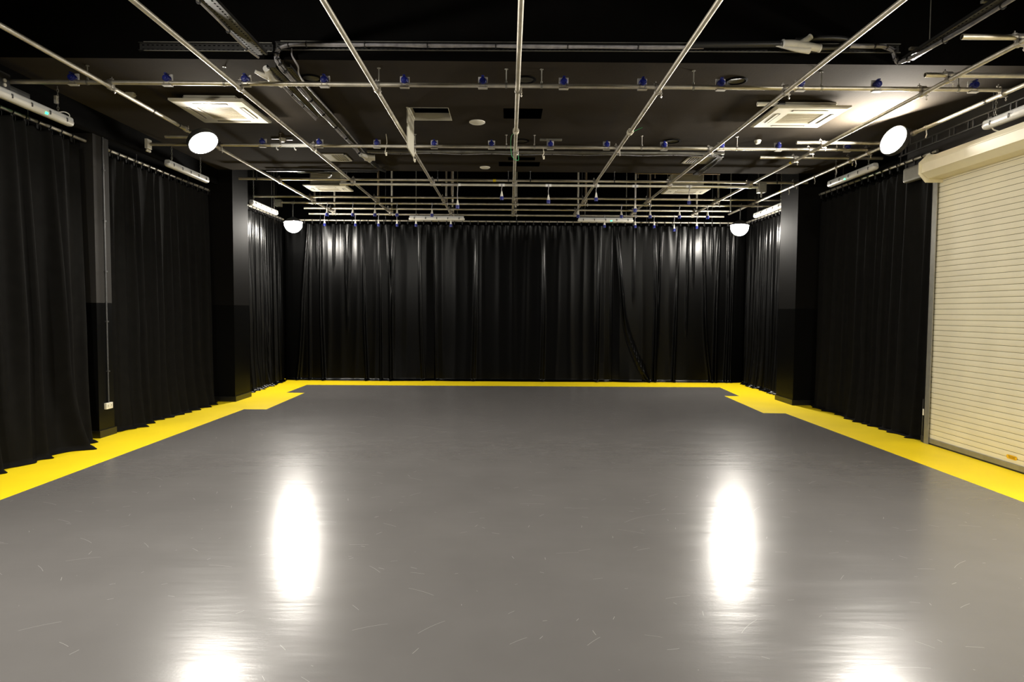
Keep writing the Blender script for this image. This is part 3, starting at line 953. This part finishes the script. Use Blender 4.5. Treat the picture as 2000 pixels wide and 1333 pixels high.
def detector(x, y, lab, arm):
    t = thing('smoke_detector', lab, 'detector', (x, y, ZC))
    MB().lathe([(0, -.001), (.05, -.001), (.052, -.018), (.045, -.024), (.042, -.045), (.03, -.058), (0, -.060)], Matrix.Translation((x, y, ZC)), 20).build('housing', M_white, t, smooth=True)
    if arm:
        MB().box(x - .17, x - .05, y - .02, y + .02, ZC - .018, ZC - .001).build('mounting_plate', M_dark_metal, t)
        MB().box(x + .06, x + .16, y - .012, y + .012, ZC - .03, ZC - .012).build('bracket', M_tray, t)
detector(3.819, 9.983, 'white smoke detector on the ceiling near the right air conditioner', False)
detector(-3.53, 10.08, 'white motion sensor on a bracket behind the left air conditioner', True)
t = thing('junction_box', 'small cream box on the ceiling left of the left air conditioner', 'box', (-4.67, 8.03, ZC))
MB().box(-4.72, -4.62, 8.0, 8.06, ZC - .05, ZC - .001).build('case', M_ac, t, bevel=.006)
MB().box(-4.725, -4.615, 7.995, 8.065, ZC - .03, ZC - .024).build('lid', M_ac, t)
t = thing('ceiling_bracket', 'small pale metal plate on the ceiling above the second cross pipe', 'bracket', (.62, 10.0, ZC))
MB().box(.46, .80, 9.98, 10.02, ZC - .03, ZC - .001).build('plate', M_tray, t, bevel=.003)
MB().cyl((.57, 9.975, ZC - .015), (.57, 9.97, ZC - .015), .012, 8).build('bolt', M_clamp, t)
for x, y, z0, z1, lab in ((-1.87, 9.80, 4.12, 4.45, 'pale cord hanging from the ceiling beside the second cross pipe'), (-1.455, 9.9, 4.05, 4.45, 'thin cord hanging by the flap of the open hatch'),
                          (.50, 9.78, 4.08, 4.245, 'short pale strap hanging under the second cross pipe near the middle')):
    t = thing('dangling_rope', lab, 'cord', (x, y, z0))
    MB().tube(spline([(x, y, z1), (x + .012, y, z1 * .6 + z0 * .4), (x - .008, y - .03, z0 + .05), (x + .01, y - .03, z0)]), [.006] * 18 + [.012], 6).build('cord', M_rope, t, smooth=True)
    MB().cyl((x + .01, y - .03, z0 + .0), (x + .012, y - .03, z0 + .05), .012, 6).build('knot', M_rope, t)

# ---------------------------------------------------------------- cable trays, bundles and hose fittings
def channel(p0, p1, wdt, m, lab, depth=.03, vertical=False, perf=True, rods=()):
    """Tray: base plate with holes between two flanges. vertical = plate stands against a wall face."""
    p0, p1 = Vector(p0), Vector(p1)
    a = (p1 - p0).normalized()
    L = (p1 - p0).length
    if vertical:
        s_, u = Vector((0, 0, 1)), Vector((0, 1, 0)) * -1
    else:
        s_ = Vector((-a.y, a.x, 0))
        u = Vector((0, 0, 1))
    t = thing('cable_tray', lab, 'cable tray', (p0 + p1) / 2, 'cable trays')
    b = MB()
    def rect(d0, d1, x0, x1, z0, z1):
        vs = [p0 + a * d + s_ * x + u * z for d in (d0, d1) for x in (x0, x1) for z in (z0, z1)]
        b.add(vs, [(0, 1, 3, 2), (4, 6, 7, 5), (0, 4, 5, 1), (2, 3, 7, 6), (0, 2, 6, 4), (1, 5, 7, 3)])
    h = wdt / 2
    if perf:
        for x0, x1 in ((-h, -h * .62), (-h * .38, h * .38), (h * .62, h)):
            rect(0, L, x0, x1, 0, .003)
        d = 0.0
        while d < L:
            for x0, x1 in ((-h * .62, -h * .38), (h * .38, h * .62)):
                rect(d, min(d + .025, L), x0, x1, 0, .003)
            d += .05
    else:
        rect(0, L, -h, h, 0, .003)
    rect(0, L, -h, -h + .003, 0, depth)
    rect(0, L, h - .003, h, 0, depth)
    rect(0, L, -h, -h + .010, depth - .002, depth)
    rect(0, L, h - .010, h, depth - .002, depth)
    b.build('tray', m, t)
    if vertical:
        l_ = MB()
        for k0 in (-1, 1):
            c0 = s_ * (k0 * h)
            vs = [p0 + a * d + c0 + s_ * x + u * z for d in (0.06, L) for x in (-.004, .002) for z in (depth - .004, depth + .006)]
            l_.add(vs, [(0, 1, 3, 2), (4, 6, 7, 5), (0, 4, 5, 1), (2, 3, 7, 6), (0, 2, 6, 4), (1, 5, 7, 3)])
        l_.build('lip', M_tray, t)
    for r in rods:
        c_ = p0 + a * r
        zt = ZV - .01 if c_.y < 6.95 else ZC
        k = MB()
        k.box(c_.x - h - .04, c_.x + h + .05, c_.y - .02, c_.y + .02, c_.z + depth, c_.z + depth + .022)
        k.cyl((c_.x + h + .03, c_.y, c_.z + depth), (c_.x + h + .03, c_.y, zt), .005, 6)
        k.build('hanger', M_tray, t)
    return t
def bundle(pts, r, n, m, lab, ties=None, seed=1, k=6, spread=None):
    """Several cables laid together and strapped."""
    path = spline(pts, k)
    rr = random.Random(seed)
    t = thing('cable_bundle', lab, 'cables', pts[len(pts) // 2], 'cable bundles')
    b = MB()
    offs = [Vector((rr.uniform(-1, 1), rr.uniform(-1, 1), rr.uniform(-1, 1))).normalized() * (r * (.3 if n == 1 else 1.0)) for _ in range(n)]
    cr = r * (1.3 if n == 1 else .62)
    for o_ in offs:
        ph = rr.uniform(0, 6)
        b.tube([p + o_ * (1 + .25 * math.sin(ph + i * .8)) for i, p in enumerate(path)], cr, 7)
    b.build('cables', m, t, smooth=True)
    if ties:
        for i in range(ties, len(path) - 1, ties):
            a = (path[i + 1] - path[i]).normalized()
            MB().cyl(path[i] - a * .006, path[i] + a * .006, r * 1.75, 10).build('tie', M_cable_b, t)
    return t
channel((-3.93, 6.945, 4.566), (-2.52, 6.945, 4.566), .09, M_tray_b, 'narrow cable tray on the beam face left of the long front tray', vertical=True)
channel((-2.49, 6.945, 4.585), (4.14, 6.945, 4.610), .09, M_tray_b, 'long front cable tray along the beam face', vertical=True)
channel((-2.60, 2.2, 4.44), (-2.60, 6.80, 4.44), .15, M_tray_b, 'dark cable tray in the front void running toward the viewer on the left', rods=(1.6, 3.4))
channel((-2.56, 6.99, 4.385), (-2.56, 8.80, 4.385), .10, M_tray_b, 'short dark cable tray under the lowered ceiling beside the left long pipe')
channel((-2.40, 6.99, 4.385), (-2.44, 11.85, 4.385), .10, M_tray_b, 'long dark cable tray under the lowered ceiling from beam to rear edge')
channel((4.18, 2.6, 4.46), (4.18, 6.85, 4.46), .13, M_tray_b, 'dark cable tray in the front void toward the viewer on the right', rods=(3.05, 4.05))
channel((-2.36, 10.74, 4.40), (3.54, 10.70, 4.40), .07, M_tray, 'long rear cable tray with a sagging grey cable')
channel((3.53, 10.80, 4.39), (3.52, 12.25, 4.39), .10, M_tray_b, 'dark cable tray behind the right ceiling vent')
channel((-4.60, 12.26, 4.40), (-2.50, 12.26, 4.40), .06, M_tray_b, 'thin dark cable tray at the rear edge above the left rear air conditioner')
pts = [(2.05, 6.895, 4.597)] + [(x, 6.895, 4.592) for x in (1.2, .3, -.6, -1.4)] + [(-2.15, 6.895, 4.590), (-2.36, 6.893, 4.574), (-2.45, 6.89, 4.52), (-2.46, 6.885, 4.45), (-2.45, 6.91, 4.405), (-2.44, 7.05, 4.372), (-2.44, 7.6, 4.366)]
pts += [(-2.455, y, 4.366) for y in (8.2, 8.9, 9.6, 10.2)] + [(-2.47, 10.65, 4.36)]
bundle(pts, .018, 5, M_cable, 'strapped grey cable bundle from the long front tray down under the ceiling', ties=5, seed=4)
bundle([(-2.31, 6.90, 4.55), (-2.30, 6.89, 4.47), (-2.27, 6.98, 4.40), (-2.34, 7.4, 4.375), (-2.345, 9.0, 4.375), (-2.38, 10.6, 4.372)], .010, 2, M_cable, 'thin cable pair dropping from the long front tray beside the thick bundle', seed=8)
bundle([(-2.62, 7.5, 4.372), (-2.625, 8.0, 4.37), (-2.625, 8.8, 4.37)], .013, 3, M_cable, 'pale cable bundle along the short dark tray', ties=4, seed=9)
bundle([(-2.69, 2.3, 4.45), (-2.685, 4.0, 4.445), (-2.69, 5.2, 4.44), (-2.675, 6.0, 4.43), (-2.66, 6.5, 4.41), (-2.62, 6.8, 4.405)], .012, 3, M_cable, 'cable bundle along the left edge of the dark tray in the front void', ties=5, seed=10)
bundle([(3.60, 6.895, 4.617), (3.85, 6.895, 4.622), (3.98, 6.892, 4.61), (4.05, 6.885, 4.56), (4.07, 6.88, 4.49), (4.10, 6.86, 4.445), (4.13, 6.75, 4.435), (4.20, 6.3, 4.44), (4.22, 5.6, 4.44), (4.22, 4.4, 4.44), (4.22, 2.8, 4.44)], .018, 5, M_cable, 'cable bundle curving from the front tray onto the right void tray', ties=6, seed=12)
bundle([(x, 10.71, 4.385 - .012 * (i % 2)) for i, x in enumerate((-2.3, -1.8, -1.3, -.8, -.3, .2, .7, 1.2, 1.7, 2.2, 2.7, 3.2, 3.45))], .006, 2, M_cable, 'sagging grey cable under the long rear tray', ties=6, seed=14)
bundle([(3.40, 10.72, 4.385), (3.55, 10.85, 4.375), (3.575, 11.2, 4.372), (3.575, 12.2, 4.372)], .010, 3, M_cable, 'pale cable bundle along the tray behind the right vent', seed=15)
bundle([(-4.0, 12.24, 4.39), (-3.6, 12.22, 4.38), (-3.35, 12.20, 4.35), (-3.5, 12.5, 4.33), (-3.6, 12.9, 4.42), (-3.7, 13.4, 4.5)], .012, 3, M_cable_b, 'tangle of dark cables above the left rear air conditioner', seed=16)

def hose(pts, r, lab, m=M_cable_b):
    t = thing('hose', lab, 'hose', pts[0], 'dark hoses')
    MB().tube(spline(pts), r, 12).build('hose_tube', m, t, smooth=True)
    b = MB()
    b.cyl(Vector(pts[0]), Vector(pts[0]) + (Vector(pts[1]) - Vector(pts[0])).normalized() * .02, r * 1.12, 12)
    b.build('end_band', M_dark_metal, t, smooth=True)
hose([(2.84, 6.84, 4.612), (2.5, 6.84, 4.606), (2.1, 6.85, 4.604), (1.9, 6.86, 4.604)], .032, 'dark hose entering the large white branch fitting from the left')
hose([(3.24, 6.84, 4.575), (3.42, 6.85, 4.59), (3.56, 6.86, 4.64), (3.50, 6.86, 4.68), (3.25, 6.86, 4.685), (3.0, 6.86, 4.66)], .028, 'dark hose looping from the large white branch fitting on the right')
def branch(lab, loc, segs):
    t = thing('branch_fitting', lab, 'fitting', loc, 'white branch fittings')
    b = MB()
    for pts, rs in segs:
        sp = spline([Vector(p) + Vector(loc) for p in pts], 4)
        n = len(sp)
        b.tube(sp, [rs[0] + (rs[1] - rs[0]) * i / (n - 1) for i in range(n)], 14)
    b.build('moulding', M_white, t, smooth=True)
    k = MB()
    for pts, rs in segs:
        p, q_ = Vector(pts[-1]) + Vector(loc), Vector(pts[-2]) + Vector(loc)
        a = (p - q_).normalized()
        k.cyl(p - a * .008, p + a * .006, rs[1] * 1.12, 14)
    k.build('end_ring', M_tape, t, smooth=True)
branch('large white Y-shaped branch fitting on the long front tray', (3.04, 6.83, 4.59),
       [([(.06, 0, -.01), (-.06, 0, .018), (-.19, 0, .022)], (.046, .040)), ([(-.04, 0, .01), (.08, -.005, -.005), (.20, 0, -.022)], (.044, .038)),
        ([(-.02, 0, .01), (.05, 0, .055), (.10, 0, .095)], (.038, .028)), ([(.09, 0, -.04), (-.04, -.01, -.042), (-.26, 0, .0)], (.040, .008))])
branch('white branch fitting under the left tray where it meets the ceiling edge', (-2.66, 7.2, 4.358),
       [([(0, .05, 0), (.02, -.06, .01), (.03, -.16, .03)], (.042, .032)), ([(0, .03, 0), (-.05, -.06, .0), (-.11, -.10, .02)], (.036, .018)), ([(0, 0, 0), (.02, .12, -.004), (.05, .24, .0)], (.042, .03))])
branch('white branch fitting at the corner of the long rear tray', (-2.40, 10.88, 4.352),
       [([(0, .06, 0), (-.02, -.08, .0), (-.06, -.18, .0)], (.052, .030)), ([(-.04, 0, 0), (.05, .02, .0), (.12, .04, .005)], (.054, .045)), ([(0, 0, 0), (.0, .12, 0), (.0, .22, .0)], (.05, .032))])
hose([(-2.40, 11.10, 4.352), (-2.39, 11.4, 4.352), (-2.36, 11.8, 4.36), (-2.33, 12.1, 4.39)], .024, 'dark hose running back from the rear corner branch fitting')

# thin brown service pipe behind the right rear cassette
t = thing('service_pipe', 'thin brown horizontal pipe with short drops before the right rear air conditioner', 'pipe', (3.1, 12.9, 4.55))
MB().cyl((2.5, 12.9, 4.55), (4.2, 12.9, 4.55), .012, 8).build('tube', M_copper, t, smooth=True)
for x in (2.56, 2.90, 4.15):
    MB().cyl((x, 12.9, 4.46), (x, 12.9, ZV - .01), .008, 6).build('hanger_rod', M_copper, t)

# ---------------------------------------------------------------- wall devices
t = thing('emergency_light', 'black twin-lens wall unit above the nearest left curtain', 'emergency light', (-5.5, 7.3, 4.2))
MB().box(-5.56, -5.44, 6.84, 7.12, 4.150, 4.33).build('case', M_cable_b, t, bevel=.008)
for zz in (4.190, 4.238):
    MB().lathe([(.0, 0), (.022, .0), (.020, .012), (0, .016)], Matrix.Translation((-5.44, 7.03, zz)) @ Matrix.Rotation(PI / 2, 4, 'Y'), 14).build('lens', M_ac, t, smooth=True)
MB().box(-5.55, -5.43, 6.98, 7.17, 4.138, 4.150).build('base_plate', M_white, t)
MB().box(-5.555, -5.50, 7.12, 7.48, 4.14, 4.24).build('bracket', M_dark_metal, t)
def wall_socket(x, y, z, sx, lab):
    t = thing('wall_socket', lab, 'socket', (x, y, z), 'white wall sockets')
    MB().box(min(x, x + .035 * sx), max(x, x + .035 * sx), y - .073, y + .073, z - .043, z + .043).build('back_box', M_white, t, bevel=.004)
    p = MB()
    for dy in (-.036, .036):
        p.box(min(x + .036 * sx, x + .035 * sx), max(x + .036 * sx, x + .035 * sx), y + dy - .006, y + dy + .006, z + .0, z + .012)
        for q in (-.011, .011):
            p.box(min(x + .036 * sx, x + .035 * sx), max(x + .036 * sx, x + .035 * sx), y + dy + q - .004, y + dy + q + .004, z - .016, z - .010)
    p.build('pin_holes', M_slot, t)
    k = MB()
    for dy in (-.03, .03):
        k.box(min(x + .035 * sx, x + .040 * sx), max(x + .035 * sx, x + .040 * sx), y + dy - .006, y + dy + .006, z + .022, z + .036)
    k.build('switch', M_tape, t)
wall_socket(-5.645, 8.985, .425, 1, 'white double socket low on the slim left pillar')
t = thing('wall_socket', 'white single socket beside the roller shutter guide', 'socket', (5.83, 8.87, .42), 'white wall sockets')
MB().box(5.79, 5.87, 8.83, 8.865, .375, .465).build('back_box', M_white, t, bevel=.004)
MB().box(5.815, 5.835, 8.828, 8.83, .41, .43).build('switch', M_sockbox, t)
MB().box(5.80, 5.90, 8.865, 8.88, .0, .60).build('mounting_strip', M_dark_metal, t)

# ---------------------------------------------------------------- curtains on their rails
RZ = 4.05
def rail(p0, p1, lab):
    t = thing('curtain_rail', lab, 'curtain rail', ((p0[0] + p1[0]) / 2, (p0[1] + p1[1]) / 2, RZ), 'curtain rails')
    MB().cyl((*p0, RZ), (*p1, RZ), .021, 12).build('tube', M_pipe, t, smooth=True)
    a = (Vector((*p1, 0)) - Vector((*p0, 0)))
    n = max(2, int(a.length / 1.6))
    for i in range(n):
        q = Vector((*p0, RZ)) + a * ((i + .5) / n)
        zt = 4.16 if (q.x < -5.56 and q.y < 12.3) else ZC if q.y < 12.3 else ZV - .01
        b = MB().cyl(q, (q.x, q.y, zt), .005, 6)
        b.cyl(q - a.normalized() * .012, q + a.normalized() * .012, .026, 10)
        b.build('hanger_rod', M_dark_metal, t)
    return t

tie_mb = MB()
tie_mb.tube([(.0, .026 * math.sin(q), .026 * math.cos(q)) for q in [2 * PI * j / 12 for j in range(12)]], .0075, 6, closed=True)
tie_mb.box(-.016, .016, -.004, .004, -.085, -.022)
tie_mb.tube(spline([(0, -.006, -.03), (.012, -.03, -.05), (.004, -.035, -.10)], 3), .004, 5)
tie_proto = tie_mb.build('tie', M_hem, None, local=True)
C.objects.unlink(tie_proto)

def smooth_noise(rr, n):
    ph = [(rr.uniform(.3, 2.2), rr.uniform(0, 6.28), rr.uniform(.4, 1)) for _ in range(n)]
    tot = sum(a for _, _, a in ph)
    return lambda s: sum(a * math.sin(f * s * 2 + p) for f, p, a in ph) / tot

def drape(p0, p1, nrm, lab, seed, ridges=None, density=(.17, .40), amp=(.035, .085), wid=(.022, .055), puddle=(.05, .12), ztop=3.975, cloth=None, flare=1.0):
    """Heavy black cloth hung from p0 to p1, folds standing out along nrm."""
    rr = random.Random(seed)
    p0, p1, nrm = Vector((*p0, 0)), Vector((*p1, 0)), Vector((*nrm, 0))
    a = (p1 - p0)
    L = a.length
    a.normalize()
    R = list(ridges or [])
    s = rr.uniform(0.03, .2)
    while s < L:
        if not any(abs(s - q[1]) < .055 for q in R):
            d = rr.uniform(-.05, .05)
            R.append((s - d * .5, s, s + d + rr.uniform(-.05, .05), rr.uniform(*amp), rr.uniform(*wid)))
        s += rr.uniform(*density)
    low = smooth_noise(rr, 5)
    pd = smooth_noise(rr, 6)
    gph = [rr.uniform(0, 6.28) for _ in range(int(L / .2) + 3)]
    ncol = int(L / .016)
    ts = [0, .008, .02, .04, .07, .10, .14] + [.14 + .80 * i / 26 for i in range(1, 27)] + [.955, .97, .982, .992]
    rows = []
    for t in ts:
        row = []
        z = ztop + (.0 - ztop) * t
        ag = .30 + .70 * min(1, t * 1.6) ** .8
        RR = []
        for q in R:
            c_ = q[0] + (q[1] - q[0]) * min(1, t * 2) if t < .5 else q[1] + (q[2] - q[1]) * ((t - .5) * 2) ** 1.7
            RR.append((c_, q[3] * 1.0 * (ag if len(q) < 6 else min(1, .2 + t * 4) * max(0, 1 - (t / q[5]) ** 2)), q[4] * (.7 + .5 * t)))
        for i in range(ncol + 1):
            s = L * i / ncol
            d = .035 + .012 * low(s * 1.1)
            for c_, am, wd in RR:
                u_ = abs(s - c_) / wd
                if u_ < 4:
                    d += am * math.exp(-u_ ** 1.8)
            d *= min(1, .35 + s / .3, .35 + (L - s) / .3)
            k = int(s / .2)
            d += .014 * math.exp(-t * 22) * math.cos(2 * PI * s / .2 + .6 * math.sin(gph[k]))
            if t > .70:
                d += (t - .70) ** 2 * flare * (.45 + .55 * pd(s * 1.5)) * min(1, s / .5 + .1, (L - s) / .5 + .1)
            top_sag = .012 * (1 - math.cos(2 * PI * s / .2)) * max(0, 1 - t * 60)
            row.append(p0 + a * s + nrm * d + Vector((0, 0, max(z - top_sag, .03))))
        rows.append(row)
    base = rows[-1]
    for j in range(1, 6):
        f = j / 5
        row = []
        for i in range(ncol + 1):
            s = L * i / ncol
            ext = (puddle[0] + (puddle[1] - puddle[0]) * (.5 + .5 * pd(s * 1.1 + 2))) * f
            zz = .03 * (1 - f) ** 1.5 + .006 + .012 * (.5 + .5 * math.sin(s * 21 + 3 * pd(s * 2))) * math.sin(PI * f)
            b_ = base[i]
            row.append(Vector((b_.x, b_.y, 0)) + nrm * ext + Vector((0, 0, zz)))
        rows.append(row)
    mb = MB()
    n = ncol + 1
    vs = [v for r in rows for v in r]
    fs = [(j * n + i, j * n + i + 1, (j + 1) * n + i + 1, (j + 1) * n + i) for j in range(len(rows) - 1) for i in range(ncol)]
    mb.add(vs, fs)
    mid = (p0 + p1) / 2
    t = thing('curtain', lab, 'curtain', mid, 'black drapes round the room')
    o = mb.build('cloth', cloth or M_cloth, t)
    o.data.polygons.foreach_set('use_smooth', [True] * len(o.data.polygons))
    sd = o.modifiers.new('thickness', 'SOLIDIFY')
    sd.thickness = .004
    sd.offset = 0
    s = .1
    ang = math.atan2(a.y, a.x)
    while s < L:
        c_ = tie_proto.copy()
        C.objects.link(c_)
        c_.parent = t
        w_ = p0 + a * s + nrm * .02 + Vector((0, 0, RZ))
        c_.location = w_ - mid
        c_.rotation_euler = (0, 0, ang)
        s += .2
    return t

def rr_(xt, xm, xb, am, wd=.03, *rest):
    return (xt, xm, xb, am, wd, *rest)

# left wall
rail((-5.73, 2.6), (-5.73, 8.78), 'pipe rail carrying the nearest left curtain')
drape((-5.75, 2.8), (-5.75, 8.62), (1, 0), 'black curtain on the left wall nearest the viewer, before the slim pillar', 3, amp=(.08, .21), wid=(.05, .12), puddle=(.03, .10), density=(.2, .45), flare=3.2)
rail((-5.73, 9.18), (-5.73, 12.34), 'pipe rail carrying the second left curtain')
drape((-5.75, 9.20), (-5.75, 12.30), (1, 0), 'black curtain on the left wall between the slim pillar and the pilaster', 7, amp=(.06, .16), wid=(.04, .085), puddle=(.02, .08), density=(.16, .4), flare=2.2)
rail((-5.68, 13.14), (-5.68, 16.22), 'pipe rail behind the left pilaster')
drape((-5.70, 13.14), (-5.70, 16.12), (1, 0), 'black curtain behind the left pilaster, lit in thin streaks', 11, amp=(.03, .10), wid=(.018, .036), density=(.09, .24), cloth=M_velvet)
# back wall
rail((-5.6, 16.30), (5.95, 16.30), 'pipe rail along the back wall')
def bx(px):
    return (px - 994) * 0.01294
def back(px0, px1, lab, seed, rid, **k):
    x0, x1 = bx(px0), bx(px1)
    R = [rr_(bx(q[0]) - x0, bx(q[1]) - x0, bx(q[2]) - x0, *q[3:]) for q in rid]
    drape((x0, 16.31), (x1, 16.31), (0, -1), lab, seed, R, **k)
back(556, 847.6, 'left back curtain behind the left rear floodlight', 21,
     [(602, 590, 580, .10, .03), (606, 604, 604, .05, .018), (627, 627, 632, .13, .024), (672, 676, 680, .05, .02, .6), (684, 678, 676, .07, .03, .7), (708, 711, 716, .10, .022),
      (740, 742, 744, .06, .018), (757, 762, 764, .10, .024), (770, 763, 758, .08, .022, .8), (818, 820, 826, .05, .02), (620, 618, 610, .05, .02, .3), (653, 650, 650, .05, .02, .3)], density=(.25, .5), amp=(.004, .012), wid=(.05, .10), cloth=M_velvet)
back(847.8, 1196.8, 'middle back curtain, darkest of the three', 23,
     [(851, 848.5, 852, .10, .022), (1172, 1169, 1166, .09, .022), (1194, 1195, 1198, .10, .02), (930, 928, 925, .05, .03), (1060, 1062, 1060, .05, .03)], density=(.25, .5), amp=(.004, .012), wid=(.05, .10), cloth=M_velvet)
back(1197, 1456, 'right back curtain with one slanting fold, behind the right rear floodlight', 25,
     [(1203, 1218, 1270, .13, .022), (1237, 1238, 1238, .05, .02, .5), (1276, 1283, 1281, .11, .026), (1291, 1287, 1285, .07, .022, .8), (1326, 1322, 1318, .10, .02), (1344, 1343, 1342, .07, .02, .7),
      (1373, 1378, 1392, .13, .024), (1405, 1401, 1400, .10, .03), (1422, 1424, 1420, .08, .02), (1434, 1432, 1430, .07, .02), (1354, 1355, 1355, .06, .018, .4), (1390, 1392, 1394, .05, .02, .3)], density=(.25, .5), amp=(.004, .012), wid=(.05, .10), cloth=M_velvet)
# right wall
rail((5.97, 13.14), (5.97, 16.25), 'pipe rail behind the right pilaster')
drape((5.99, 13.14), (5.99, 16.12), (-1, 0), 'black curtain behind the right pilaster, lit in thin streaks', 31, amp=(.03, .10), wid=(.018, .036), density=(.09, .24), cloth=M_velvet)
rail((5.92, 8.95), (5.92, 12.30), 'pipe rail between the right pilaster and the shutter')
drape((5.94, 8.95), (5.94, 12.28), (-1, 0), 'black curtain on the right wall between pilaster and roller shutter', 35, amp=(.04, .11), wid=(.03, .08), puddle=(.03, .10), density=(.2, .45), ztop=3.9, flare=1.8)
